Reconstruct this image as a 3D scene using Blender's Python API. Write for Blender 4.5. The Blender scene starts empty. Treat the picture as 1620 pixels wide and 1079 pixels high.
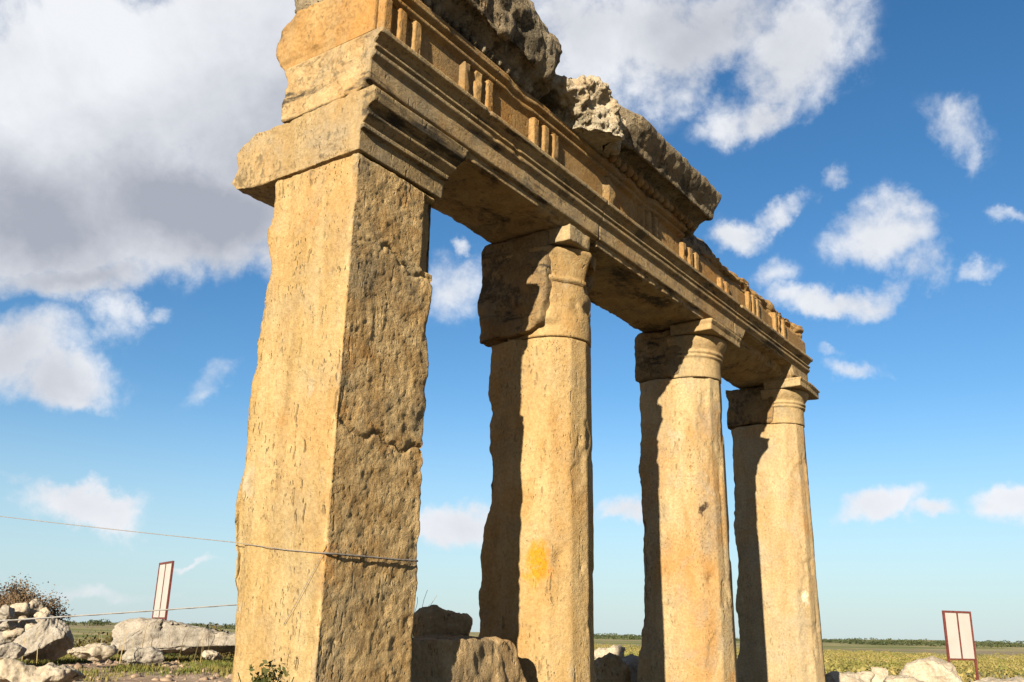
import bpy, math, random
import numpy as np
from mathutils import Matrix, Vector

random.seed(7); RNG = np.random.default_rng(11)
sc = bpy.context.scene
COL = sc.collection
R = math.radians

# ------------------------------------------------------------------ camera
EYE = 1.3                                   # eye height above the ground round the ruin
CAM = np.array([0.0, -3.5, EYE])
IMW, IMH, FPX = 1620.0, 1079.0, 1464.0

def cam_axes(pitch, roll, vpx):
    up = np.array([0, math.cos(pitch), -math.sin(pitch)])
    rr = np.array([[math.cos(roll), math.sin(roll), 0], [-math.sin(roll), math.cos(roll), 0], [0, 0, 1]])
    up = rr @ up
    dx = vpx - IMW / 2
    t = (-dx * up[0] + FPX * up[2]) / up[1]
    X = np.array([dx, t, -FPX]); X /= np.linalg.norm(X)
    return np.array([X, np.cross(up, X), up])
AX = cam_axes(R(17.7), R(1.35), 1885.0)
def ray(px, py):
    return AX @ np.array([px - IMW / 2, -(py - IMH / 2), -FPX])
def at(px, py, dist):
    d = ray(px, py); d = d / math.hypot(d[0], d[1])
    return CAM + d * dist                    # dist = horizontal metres from the tripod
cd = bpy.data.cameras.new("Camera")
cd.sensor_width = 36.0; cd.lens = FPX / IMW * 36.0
cd.clip_start = 0.05; cd.clip_end = 20000
cam = bpy.data.objects.new("Camera", cd); COL.objects.link(cam)
m4 = Matrix([[*AX[0], CAM[0]], [*AX[1], CAM[1]], [*AX[2], CAM[2]], [0, 0, 0, 1]])
cam.matrix_world = m4
sc.camera = cam

# ------------------------------------------------------------------ sun + exposure
SUN_TRAVEL = R(13.0)                         # light travels along the facade, slightly into it
SUN_EL = R(18.5)
sd = bpy.data.lights.new("Sun", 'SUN'); sd.energy = 5.0; sd.angle = R(0.5); sd.color = (1.0, 0.87, 0.66)
sun = bpy.data.objects.new("Sun", sd); COL.objects.link(sun)
tv = Vector((math.cos(SUN_TRAVEL) * math.cos(SUN_EL), math.sin(SUN_TRAVEL) * math.cos(SUN_EL), -math.sin(SUN_EL)))
sun.rotation_euler = (-tv).to_track_quat('Z', 'Y').to_euler()
sc.view_settings.view_transform = 'Standard'
sc.view_settings.look = 'None'
sc.view_settings.exposure = 1.45
sc.view_settings.gamma = 1.0

# ------------------------------------------------------------------ node helpers
class NT:
    def __init__(s, tree): s.t = tree; s.n = tree.nodes; s.l = tree.links
    def new(s, typ, **kw):
        n = s.n.new(typ)
        for k, v in kw.items(): setattr(n, k, v)
        return n
    def put(s, sock, v):
        if v is None: return
        if hasattr(v, 'is_output') or isinstance(v, bpy.types.NodeSocket): s.l.new(v, sock)
        else: sock.default_value = v
    def math(s, op, a, b=None, c=None, clamp=False):
        n = s.new('ShaderNodeMath', operation=op); n.use_clamp = clamp
        s.put(n.inputs[0], a); s.put(n.inputs[1], b); s.put(n.inputs[2], c)
        return n.outputs[0]
    def vmath(s, op, a, b=None):
        n = s.new('ShaderNodeVectorMath', operation=op)
        s.put(n.inputs[0], a); s.put(n.inputs[1], b)
        return n.outputs['Value'] if op in ('LENGTH', 'DOT_PRODUCT') else n.outputs['Vector']
    def mapv(s, vec, loc=(0, 0, 0), rot=(0, 0, 0), scale=(1, 1, 1), vt='POINT'):
        n = s.new('ShaderNodeMapping', vector_type=vt)
        s.put(n.inputs['Vector'], vec)
        n.inputs['Location'].default_value = loc; n.inputs['Rotation'].default_value = rot; n.inputs['Scale'].default_value = scale
        return n.outputs[0]
    def noise(s, vec, scale, detail=4, rough=0.55, dist=0.0, out='Fac'):
        n = s.new('ShaderNodeTexNoise'); s.put(n.inputs['Vector'], vec)
        n.inputs['Scale'].default_value = scale; n.inputs['Detail'].default_value = detail
        n.inputs['Roughness'].default_value = rough; n.inputs['Distortion'].default_value = dist
        return n.outputs[0] if out == 'Fac' else n.outputs['Color']
    def voro(s, vec, scale, feat='F1', rnd=1.0, out='Distance'):
        n = s.new('ShaderNodeTexVoronoi', feature=feat); s.put(n.inputs['Vector'], vec)
        n.inputs['Scale'].default_value = scale; n.inputs['Randomness'].default_value = rnd
        return n.outputs[out]
    def rng(s, v, a, b, c=0.0, d=1.0, smooth=True):
        n = s.new('ShaderNodeMapRange'); n.interpolation_type = 'SMOOTHSTEP' if smooth else 'LINEAR'
        s.put(n.inputs[0], v)
        for i, x in zip((1, 2, 3, 4), (a, b, c, d)): n.inputs[i].default_value = x
        return n.outputs[0]
    def mix(s, f, a, b, mode='MIX'):
        n = s.new('ShaderNodeMix', data_type='RGBA', blend_type=mode)
        s.put(n.inputs[0], f)
        s.put(n.inputs[6], (*a, 1) if isinstance(a, tuple) and len(a) == 3 else a)
        s.put(n.inputs[7], (*b, 1) if isinstance(b, tuple) and len(b) == 3 else b)
        return n.outputs[2]
    def bump(s, h, strength, dist, nrm=None):
        n = s.new('ShaderNodeBump'); s.put(n.inputs['Height'], h)
        n.inputs['Strength'].default_value = strength; n.inputs['Distance'].default_value = dist
        if nrm is not None: s.l.new(nrm, n.inputs['Normal'])
        return n.outputs[0]

# ------------------------------------------------------------------ world: Nishita sky and drifting clouds
world = bpy.data.worlds.new("World"); sc.world = world; world.use_nodes = True
wt = world.node_tree; wt.nodes.clear(); W = NT(wt)
sky = W.new('ShaderNodeTexSky', sky_type='NISHITA')
sky.sun_disc = False; sky.sun_elevation = SUN_EL
sun_az = math.atan2(-tv.x, -tv.y)            # compass-style angle from +Y towards +X
sky.sun_rotation = sun_az
sky.altitude = 500; sky.air_density = 1.0; sky.dust_density = 0.2; sky.ozone_density = 2.0
SKY_STRENGTH = 0.052
tc = W.new('ShaderNodeTexCoord'); D = tc.outputs['Generated']
sep = W.new('ShaderNodeSeparateXYZ'); W.l.new(D, sep.inputs[0])
# azimuth / elevation of the view direction, azimuth 0 = 54 deg right of +Y
az = W.math('ARCTAN2', sep.outputs[0], sep.outputs[1])
el = W.math('ARCSINE', sep.outputs[2])
warp = W.noise(D, 4.5, 7, 0.62, 0.0, 'Color')
comb = W.new('ShaderNodeCombineXYZ'); W.l.new(az, comb.inputs[0]); W.l.new(el, comb.inputs[1])
wv = W.vmath('SCALE', W.vmath('SUBTRACT', warp, (0.5, 0.5, 0.5))); wv.node.inputs['Scale'].default_value = 0.15
AE = W.vmath('ADD', comb.outputs[0], W.vmath('MULTIPLY', wv, (1, 1, 0)))
# px, py, half-width, half-height (as seen from the ruin), tilt, weight, shade 0 white .. 1 grey
CLOUDS = [
 (240,110,290,170,0,1.4,.0),(430,230,200,170,0,1.3,.65),(60,330,250,130,8,1.4,.8),(270,330,260,115,0,1.4,.85),(360,395,160,50,10,.8,.2),
 (440,40,200,120,0,1.2,.3),(60,150,150,120,0,1.4,.1),(150,240,240,90,0,1.3,.3),(110,430,170,45,0,1.0,.9),
 (30,550,130,90,0,.95,.5),(185,490,50,75,-35,.7,.1),(90,600,110,65,5,1.0,.55),(110,635,90,28,0,.8,.1),
 (340,612,70,35,-30,.5,.3),(130,782,105,36,-4,1.15,.2),(715,806,85,42,0,1.2,.15),(255,507,35,20,0,.4,.3),
 (700,120,330,170,0,1.0,.6),(930,45,150,100,10,.85,.5),(1090,40,200,85,0,.95,.6),(1260,95,160,105,-30,1.0,.4),(1195,185,85,45,-10,.85,.35),(1060,110,80,60,20,.5,.4),(1340,15,130,40,-20,.5,.5),
 (990,110,70,60,0,.35,.3),
 (1400,360,110,55,0,.8,.25),(1460,420,65,60,0,.7,.2),(1330,465,170,32,-14,.8,.25),(1150,385,60,38,0,.85,.2),(1225,345,80,24,-28,.6,.2),(1230,445,60,35,-25,.5,.3),
 (1520,225,65,55,40,.5,.3),(1545,260,25,60,10,.42,.3),(1560,435,50,22,-20,.5,.3),(1315,292,36,18,-20,.45,.3),(1600,342,50,16,0,.45,.3),
 (1345,788,95,34,-5,1.2,.15),(1590,792,90,42,-10,1.2,.15),(1450,810,55,24,0,.9,.2),(1000,826,60,18,0,.7,.4),(1345,578,70,18,0,.45,.3),(1320,555,30,14,0,.4,.3),
 (730,450,70,60,0,.5,.35),(735,388,20,14,0,.5,.2),(120,905,170,18,-4,.42,.6),(20,765,70,10,0,.3,.5),(1540,800,40,14,0,.5,.4),(300,850,60,8,6,.3,.4),
]
def azel(px, py):
    d = ray(px, py); d /= np.linalg.norm(d)
    return math.atan2(d[0], d[1]), math.asin(d[2])
dens = None; shade = None
for (px, py, a, b, tl, wgt, sh) in CLOUDS:
    c0 = azel(px, py); c1 = azel(px + a * math.cos(R(tl)), py + a * math.sin(R(tl)))
    c2 = azel(px - b * math.sin(R(tl)), py + b * math.cos(R(tl)))
    ux, uy = c1[0] - c0[0], c1[1] - c0[1]; vx, vy = c2[0] - c0[0], c2[1] - c0[1]
    la = math.hypot(ux, uy) * 1.42; lb = math.hypot(vx, vy) * 1.42
    mp = W.mapv(AE, (c0[0], c0[1], 0), (0, 0, math.atan2(uy, ux)), (la, lb, 1), 'TEXTURE')
    ln = W.vmath('LENGTH', mp)
    g = W.rng(ln, 1.0, 0.0, 0.0, wgt)
    dens = g if dens is None else W.math('MAXIMUM', dens, g)
    s_ = W.math('MULTIPLY', g, sh)
    shade = s_ if shade is None else W.math('MAXIMUM', shade, s_)
# unseen grey cloud added behind the camera and overhead to darken the shadows
plane = W.vmath('DIVIDE', D, None)
den = W.math('MAXIMUM', W.math('ADD', sep.outputs[2], 0.16), 0.05)
cmb2 = W.new('ShaderNodeCombineXYZ')
for i in range(3): W.l.new(den, cmb2.inputs[i])
W.l.new(cmb2.outputs[0], plane.node.inputs[1])
fwd = ray(IMW / 2, IMH / 2); fwd /= np.linalg.norm(fwd)
away = W.rng(W.vmath('DOT_PRODUCT', D, tuple(fwd)), 0.72, 0.45)
rest = W.math('MULTIPLY', W.rng(W.noise(plane, 0.9, 6, 0.6), 0.36, 0.56), away)   # added grey bank dims the unseen sky behind
n1 = W.noise(D, 9.0, 9, 0.62, 0.25)
n2 = W.noise(W.mapv(D, (3, 1, 5)), 30.0, 6, 0.6, 0.2)
nn = W.math('ADD', W.math('MULTIPLY', W.math('SUBTRACT', n1, 0.5), 1.35), W.math('MULTIPLY', W.math('SUBTRACT', n2, 0.5), 0.75))
cov = W.rng(W.math('ADD', W.math('MAXIMUM', dens, rest), nn), 0.10, 0.80)
has = W.rng(W.math('MAXIMUM', dens, rest), 0.0, 0.22)
cov = W.math('MULTIPLY', W.math('MULTIPLY', cov, has), 0.93)
shn = W.noise(W.mapv(D, (0, 0, 2)), 5.5, 6, 0.55, 0.3)
shf = W.math('ADD', shade, W.math('SUBTRACT', W.math('MULTIPLY', W.math('SUBTRACT', shn, 0.5), 0.7), W.math('MULTIPLY', W.math('SUBTRACT', n1, 0.5), 0.9)), clamp=True)

ccol = W.mix(shf, (0.71, 0.72, 0.74), (0.32, 0.335, 0.38))
ccol = W.mix(away, ccol, (0.17, 0.18, 0.21))
warmhor = W.rng(el, 0.0, 0.35, 1.0, 0.0)
ccol = W.mix(W.math('MULTIPLY', warmhor, 0.30), ccol, (0.60, 0.58, 0.63))
# sky brightness for Background; the cloud colour is divided by the strength so both share one node
hsv = W.new('ShaderNodeHueSaturation'); W.l.new(sky.outputs[0], hsv.inputs['Color']); hsv.inputs['Saturation'].default_value = 1.28; hsv.inputs['Hue'].default_value = 0.501
hz = W.rng(el, -0.03, 0.26, 1.0, 0.0)
hzc = W.mix(W.math('MULTIPLY', hz, 0.88), hsv.outputs[0], tuple(v * .49 / SKY_STRENGTH for v in (0.36, 0.485, 0.57)))
sc_cl = W.vmath('SCALE', ccol); sc_cl.node.inputs['Scale'].default_value = 0.49 / SKY_STRENGTH
mixc = W.mix(cov, hzc, sc_cl)
bg = W.new('ShaderNodeBackground'); W.l.new(mixc, bg.inputs[0]); bg.inputs[1].default_value = SKY_STRENGTH
wo = W.new('ShaderNodeOutputWorld'); W.l.new(bg.outputs[0], wo.inputs[0])

# ------------------------------------------------------------------ materials
def new_mat(name):
    m = bpy.data.materials.new(name); m.use_nodes = True
    t = m.node_tree; t.nodes.clear(); N = NT(t)
    out = N.new('ShaderNodeOutputMaterial'); p = N.new('ShaderNodeBsdfPrincipled')
    N.l.new(p.outputs[0], out.inputs[0]); p.inputs['Roughness'].default_value = 0.9
    p.inputs['Specular IOR Level'].default_value = 0.2
    return m, N, p

ALB = 0.50      # dry limestone in the sun: albedo about 0.2 to 0.4
def stone(name, light, mid, orange=0.5, grey=0.4, lichen=0.3, pits=1.0, stretch=0.25, bump=1.0, rough_scale=1.0, stain=0.0, greycol=(0.23, 0.20, 0.15), white=0.3, vrt=0.5, front_tone=0.0, pitz=.42, spots=()):
    m, N, p = new_mat(name)
    g = N.new('ShaderNodeNewGeometry'); tcn = N.new('ShaderNodeTexCoord')
    oi = N.new('ShaderNodeObjectInfo')
    P = tcn.outputs['Object']
    st = N.mapv(P, scale=(1, 1, stretch))
    big = N.noise(N.mapv(P, scale=(1, 1, .55)), 1.7, 5, 0.6, 0.6)
    midn = N.noise(st, 6.0, 6, 0.62, 0.4)
    fine = N.noise(P, 45.0, 6, 0.65)
    c = N.mix(N.rng(midn, 0.32, 0.68), mid, light)
    c = N.mix(N.math('MULTIPLY', N.rng(big, 0.42, 0.70), orange), c, (0.60, 0.30, 0.075))
    # small saturated ochre blooms
    bl = N.noise(N.mapv(P, (4, 2, 1), scale=(1, 1, .5)), 4.5, 4, 0.6, 0.5)
    c = N.mix(N.math('MULTIPLY', N.rng(bl, 0.63, 0.76), orange), c, (0.66, 0.27, 0.03))
    gb = N.noise(N.mapv(P, (7, 3, 9)), 2.6, 7, 0.66, 0.3)
    c = N.mix(N.math('MULTIPLY', N.rng(gb, 0.46, 0.68), grey), c, greycol)
    wn = N.noise(N.mapv(P, (1, 8, 2), scale=(1, 1, .6)), 5.0, 6, 0.66, 0.2)
    c = N.mix(N.math('MULTIPLY', N.rng(wn, 0.60, 0.74), white), c, (0.62, 0.55, 0.42))
    vs = N.noise(N.mapv(P, (2, 2, 2), scale=(9, 9, .6)), 1.0, 5, 0.6, 0.2)
    c = N.mix(N.math('MULTIPLY', N.rng(vs, 0.5, 0.75), vrt * .55), c, N.mix(0.5, mid, (0.30, 0.21, 0.12)))
    if front_tone > 0:      # brown crust on the weathered entrance face, colour brightened in place of light on it (object y below -0.3)
        sp_ = N.new('ShaderNodeSeparateXYZ'); N.l.new(P, sp_.inputs[0])
        pc = N.mix(N.rng(N.noise(P, 5.5, 7, .68, .4), .36, .64), (0.62, 0.40, 0.17), (0.94, 0.70, 0.37))
        pc = N.mix(N.math('MULTIPLY', N.rng(N.noise(N.mapv(P, (3, 3, 3)), 2.8, 5, .6), .55, .7), .7), pc, (0.72, 0.33, 0.07))
        pc = N.mix(N.math('MULTIPLY', N.rng(N.noise(N.mapv(P, (6, 1, 3)), 2.2, 6, .65), .52, .68), .7), pc, (0.36, 0.31, 0.22))
        c = N.mix(N.math('MULTIPLY', N.rng(sp_.outputs[1], -.300, -.335), front_tone), c, pc)
    for (sx, sy, sz), rad, scol in spots:      # single stains on the stone, and the dark of one hole painted as a spot
        dl = N.vmath('LENGTH', N.vmath('MULTIPLY', N.vmath('SUBTRACT', N.vmath('ADD', P, N.vmath('MULTIPLY', N.vmath('SUBTRACT', N.noise(P, 7.0, 4, .6, 0, 'Color'), (.5, .5, .5)), (.22, .22, .34))), (sx - 3.4, sy - .35, sz)), (1, 1, .6)))
        c = N.mix(N.math('MULTIPLY', N.rng(dl, rad, rad * .5), N.rng(N.noise(P, 22.0, 6, .75), .33, .5, .3, 1.0)), c, scol)
    # lichen: dark crust in speckled patches
    lp = N.noise(N.mapv(P, (5, 5, 5)), 3.3, 8, 0.72, 0.3); ls = N.noise(P, 26.0, 5, 0.7)
    lm = N.rng(N.math('ADD', lp, N.math('MULTIPLY', N.math('SUBTRACT', ls, 0.5), 0.55)), 0.64 - 0.2 * lichen, 0.72 - 0.16 * lichen)
    c = N.mix(N.math('MULTIPLY', lm, min(1.0, lichen * 1.1)), c, (0.055, 0.050, 0.036))
    # fine mottling
    c = N.mix(N.rng(fine, 0.36, 0.64, 0.0, 0.60, False), c, N.mix(1.0, c, (0.62, 0.55, 0.46), 'MULTIPLY'))
    # travertine pits, drawn out along the bedding
    pv = N.vmath('ADD', N.mapv(P, scale=(1, 1, pitz)), N.vmath('MULTIPLY', N.vmath('SUBTRACT', N.noise(P, 9.0, 3, 0.6, 0, 'Color'), (0.5, 0.5, 0.5)), (.06, .06, .06)))
    v1 = N.voro(pv, 26.0); pm = N.rng(N.noise(N.mapv(P, (9, 9, 1), scale=(3.2, 3.2, .5)), 2.2, 5, 0.65), 0.45, 0.62)
    pit = N.math('MULTIPLY', N.rng(v1, 0.30, 0.12), pm)
    v2 = N.voro(pv, 62.0); pit2 = N.math('MULTIPLY', N.rng(v2, 0.27, 0.10), N.rng(N.noise(P, 4.0, 4, .65), 0.44, 0.62))
    pt = N.math('MULTIPLY', N.math('MAXIMUM', pit, pit2), min(1.0, pits))
    c = N.mix(N.math('MULTIPLY', pt, 0.60), c, (0.13, 0.085, 0.045))
    if stain > 0:
        sn = N.noise(N.mapv(P, (2, 0, 4), scale=(.6, 1, 4.5)), 2.4, 7, 0.68, 0.3)
        sf = N.math('MULTIPLY', N.rng(sn, 0.62 - stain * .3, 0.74 - stain * .22), 0.93)
        if front_tone < 0:      # soot only on the carved front
            s3 = N.new('ShaderNodeSeparateXYZ'); N.l.new(P, s3.inputs[0])
            sf = N.math('MULTIPLY', sf, N.rng(s3.outputs[1], -.345, -.365))
        c = N.mix(sf, c, (0.045, 0.040, 0.033))
    pl = N.noise(N.mapv(P, (3, 5, 1), scale=(1, 1, .7)), .9, 4, .6, .6)
    c = N.mix(N.math('MULTIPLY', N.rng(pl, .5, .66), .35), c, N.mix(1.0, c, (1.12, 1.08, 1.0), 'MULTIPLY'))
    c = N.mix(1.0, c, (ALB, ALB, ALB), 'MULTIPLY')
    N.put(p.inputs['Base Color'], c)
    h = N.math('ADD', N.math('MULTIPLY', N.noise(P, 14.0 * rough_scale, 8, 0.68, 0.4), 1.0), N.math('MULTIPLY', N.noise(P, 70.0, 5, 0.7), 0.35))
    h = N.math('SUBTRACT', h, N.math('MULTIPLY', pt, 0.9))
    N.l.new(N.bump(h, 0.75 * bump, 0.022), p.inputs['Normal'])
    return m

M = {}
TAN, MID = (0.70, 0.54, 0.285), (0.56, 0.395, 0.17)
M['pier'] = stone('ochre_limestone', TAN, MID, orange=0.5, grey=0.42, greycol=(.44, .38, .26), lichen=0.2, pits=.85, bump=1.25, white=.85, vrt=1.0, front_tone=.85, pitz=.20)
M['shaft'] = stone('honey_limestone', (0.68, 0.51, 0.265), (0.53, 0.355, 0.145), orange=0.5, grey=0.42, lichen=0.14, pits=.6, bump=.85, white=.65, greycol=(.34, .29, .21))
M['shaft_near'] = stone('honey_limestone_orange_bloom', (0.70, 0.525, 0.275), (0.57, 0.39, 0.17), orange=0.5, grey=0.36, lichen=0.14, pits=.75, bump=.95, white=.5, greycol=(.40, .33, .22), pitz=.25,
    spots=[((5.64, .22, EYE + .53), .135, (0.95, 0.34, 0.02))])
M['shaft_mid'] = stone('pale_streaked_limestone', (0.72, 0.565, 0.33), (0.56, 0.41, 0.21), orange=0.65, grey=0.55, lichen=0.14, pits=.6, bump=.95, white=.8, greycol=(.42, .38, .30),
    spots=[((8.38, .12, EYE + 1.22), .045, (0.08, 0.05, 0.03)), ((8.66, .0, EYE + .55), .09, (0.20, 0.12, 0.06))])  # first spot paints the dark inside a hole
M['shaft_far'] = stone('pale_grey_yellow_limestone', (0.70, 0.56, 0.345), (0.57, 0.43, 0.235), orange=0.45, grey=0.55, lichen=0.16, pits=.5, bump=.85, white=.6, greycol=(.48, .43, .33),
    spots=[((11.08, .1, EYE + .50), .055, (0.86, 0.78, 0.62))])
M['cap'] = stone('weathered_capital_stone', (0.68, 0.52, 0.29), (0.52, 0.37, 0.18), orange=0.2, grey=0.8, greycol=(.36, .32, .23), lichen=0.30, pits=.4, bump=.7)
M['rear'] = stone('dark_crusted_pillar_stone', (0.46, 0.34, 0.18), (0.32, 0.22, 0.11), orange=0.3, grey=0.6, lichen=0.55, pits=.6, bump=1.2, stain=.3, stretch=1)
M['anta'] = stone('blackened_capital_stone', (0.58, 0.44, 0.24), (0.46, 0.33, 0.16), orange=0.2, grey=0.6, lichen=0.46, pits=.9, greycol=(.42, .37, .28), bump=.9, stain=.62, front_tone=-1.0)
M['arch'] = stone('architrave_stone', (0.70, 0.53, 0.295), (0.53, 0.37, 0.185), orange=0.35, grey=0.65, greycol=(.34, .30, .22), lichen=0.50, pits=.6, bump=.9, stretch=1.0, vrt=.2, stain=.3)
M['frieze'] = stone('frieze_stone', (0.60, 0.40, 0.18), (0.48, 0.28, 0.10), orange=0.7, grey=0.45, greycol=(.34, .28, .18), lichen=0.34, pits=.7, bump=.7)
M['cornice'] = stone('lichened_cornice_stone', (0.56, 0.48, 0.35), (0.38, 0.30, 0.19), orange=0.2, grey=0.6, lichen=0.66, pits=.8, bump=1.7, white=1.0, greycol=(.17, .15, .12))
M['rubblecap'] = stone('pale_broken_stone', (0.86, 0.78, 0.62), (0.62, 0.52, 0.36), orange=0.3, grey=0.3, lichen=0.40, pits=.7, bump=1.6, white=.9, stretch=1)
M['rock'] = stone('grey_limestone_boulder', (0.62, 0.59, 0.54), (0.46, 0.43, 0.38), orange=0.12, grey=0.35, lichen=0.18, pits=.4, bump=1.1, white=.6, stretch=1, greycol=(.25, .24, .22))
M['palerock'] = stone('whitish_limestone', (0.78, 0.71, 0.60), (0.60, 0.52, 0.41), orange=0.12, grey=0.2, lichen=0.1, pits=.4, bump=.9, white=.6, stretch=1, greycol=(.3, .28, .24))
M['sill'] = stone('rough_sill_stone', (0.68, 0.51, 0.29), (0.50, 0.36, 0.19), orange=0.3, grey=0.4, lichen=0.3, pits=.8, bump=1.4, rough_scale=.8)

def flat(name, col, rough=0.6, var=0.15, scale=20, spec=.3, bumpd=0.0):
    m, N, p = new_mat(name)
    tcn = N.new('ShaderNodeTexCoord'); n = N.noise(tcn.outputs['Object'], scale, 5, .6)
    c = N.mix(N.rng(n, .3, .7), tuple(x * (1 - var) for x in col), tuple(min(1, x * (1 + var)) for x in col))
    N.put(p.inputs['Base Color'], N.mix(1.0, c, (ALB, ALB, ALB), 'MULTIPLY')); p.inputs['Roughness'].default_value = rough
    p.inputs['Specular IOR Level'].default_value = spec
    if bumpd: N.l.new(N.bump(n, .6, bumpd), p.inputs['Normal'])
    return m
M['frame'] = flat('rust_red_painted_steel', (0.20, 0.055, 0.045), .5, .3)
M['panel'] = flat('pale_sign_panel', (0.62, 0.60, 0.58), .45, .05, 3)
M['rope'] = flat('grey_twisted_rope', (0.34, 0.31, 0.29), .9, .25, 90, .1, .002)
M['whiterope'] = flat('white_rope', (0.72, 0.72, 0.72), .8, .1, 90, .1)
M['pebble'] = flat('reddish_pebbles', (0.44, 0.32, 0.23), .9, .3, 8)
def leafmat(name, c1, c2, scale=3.0):
    m, N, p = new_mat(name)
    g = N.new('ShaderNodeNewGeometry'); n = N.noise(g.outputs['Position'], scale, 4, .6)
    r = g.outputs['Random Per Island']
    c = N.mix(N.rng(n, .35, .65), c1, c2)
    c = N.mix(N.math('MULTIPLY', r, .5), c, N.mix(1.0, c, (1.5, 1.35, 1.0), 'MULTIPLY'))
    N.put(p.inputs['Base Color'], N.mix(1.0, c, (ALB, ALB, ALB), 'MULTIPLY')); p.inputs['Roughness'].default_value = .7
    return m
M['scrub'] = leafmat('green_scrub_leaves', (0.20, 0.21, 0.055), (0.40, 0.33, 0.13), .12)
M['darkscrub'] = leafmat('dark_scrub_leaves', (0.06, 0.085, 0.02), (0.15, 0.11, 0.04), .8)
M['farscrub'] = leafmat('distant_tree_leaves', (0.06, 0.085, 0.04), (0.10, 0.12, 0.055), .02)
M['bush'] = leafmat('brown_twiggy_bush', (0.17, 0.115, 0.075), (0.26, 0.19, 0.12), 3)
M['weed'] = leafmat('weed_leaves', (0.05, 0.07, 0.015), (0.10, 0.10, 0.03), 9)
M['grass'] = leafmat('short_grass', (0.12, 0.16, 0.03), (0.26, 0.23, 0.07), 1.2)
M['drygrass'] = leafmat('dry_grass', (0.34, 0.27, 0.13), (0.45, 0.37, 0.2), 2)

# ------------------------------------------------------------------ numpy noise and mesh tools
_perm = np.arange(256); np.random.default_rng(3).shuffle(_perm); _perm = np.concatenate([_perm, _perm, _perm])
_gr = np.random.default_rng(5).normal(size=(256, 3)); _gr /= np.linalg.norm(_gr, axis=1)[:, None]
def pnoise(P):
    P = np.asarray(P, float); i = np.floor(P).astype(int); f = P - i; i &= 255
    u = f * f * f * (f * (f * 6 - 15) + 10)
    res = 0
    for a in (0, 1):
        wx = u[:, 0] if a else 1 - u[:, 0]
        for b in (0, 1):
            wy = u[:, 1] if b else 1 - u[:, 1]
            for c in (0, 1):
                wz = u[:, 2] if c else 1 - u[:, 2]
                h = _perm[_perm[_perm[(i[:, 0] + a) & 255] + ((i[:, 1] + b) & 255)] + ((i[:, 2] + c) & 255)]
                g = _gr[h]
                res = res + wx * wy * wz * (g[:, 0] * (f[:, 0] - a) + g[:, 1] * (f[:, 1] - b) + g[:, 2] * (f[:, 2] - c))
    return res * 1.5
def fbm(P, freq, octs=4, gain=.5, off=0.0):
    P = np.asarray(P) * freq + off; r = 0; a = 1
    for o in range(octs):
        r = r + a * pnoise(P); P = P * 2.03 + 17.3; a *= gain
    return r

def tris_of(F): return F
def normals(V, F):
    a = V[F[:, 2]] - V[F[:, 0]]; b = V[F[:, 3]] - V[F[:, 1]]
    n = np.cross(a, b); out = np.zeros_like(V)
    for k in range(4): np.add.at(out, F[:, k], n)
    l = np.linalg.norm(out, axis=1); l[l == 0] = 1
    return out / l[:, None]
def lap(V, F):
    s = np.zeros_like(V); c = np.zeros(len(V))
    for k in range(4):
        a, b = F[:, k], F[:, (k + 1) % 4]
        np.add.at(s, a, V[b]); np.add.at(s, b, V[a]); np.add.at(c, a, 1); np.add.at(c, b, 1)
    return s / np.maximum(c, 1)[:, None]
def wear(V, F, iters=8, lo=.02, flo=2.2, hi=.006, fhi=16., off=0., edge_bias=.0, mask=None):
    """erode edges by noisy smoothing, then displace along the normals"""
    w = np.clip(.45 + edge_bias + 1.1 * fbm(V, 3.1, 3, off=off + 40), 0, .95)[:, None]
    if mask is not None: w = w * np.asarray(mask)[:, None]
    for _ in range(iters): V = V + (lap(V, F) - V) * w
    n = normals(V, F)
    d = lo * fbm(V, flo, 3, off=off) + hi * fbm(V, fhi, 3, .55, off=off + 9)
    if mask is not None: d = d * np.asarray(mask)
    return V + n * d[:, None]

def mesh_obj(name, V, F, mat, parent=None, smooth=True, loc=None):
    me = bpy.data.meshes.new(name)
    V = np.asarray(V, np.float32); F = np.asarray(F, np.int32); k = F.shape[1]
    me.vertices.add(len(V)); me.vertices.foreach_set('co', V.ravel())
    me.loops.add(F.size); me.loops.foreach_set('vertex_index', F.ravel())
    me.polygons.add(len(F)); me.polygons.foreach_set('loop_start', np.arange(0, F.size, k, dtype=np.int32))
    me.polygons.foreach_set('loop_total', np.full(len(F), k, np.int32))
    me.polygons.foreach_set('use_smooth', np.full(len(F), smooth))
    me.update(calc_edges=True); me.validate()
    me.materials.append(mat)
    o = bpy.data.objects.new(name, me); COL.objects.link(o)
    if parent: o.parent = parent
    if loc is not None: o.location = loc
    return o
def tag(o, label=None, cat=None, group=None, kind=None):
    if label: o['label'] = label
    if cat: o['category'] = cat
    if group: o['group'] = group
    if kind: o['kind'] = kind
    return o
def empty(name, loc=(0, 0, 0)):
    o = bpy.data.objects.new(name, None); COL.objects.link(o); o.location = loc; o.empty_display_size = .2
    return o

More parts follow.
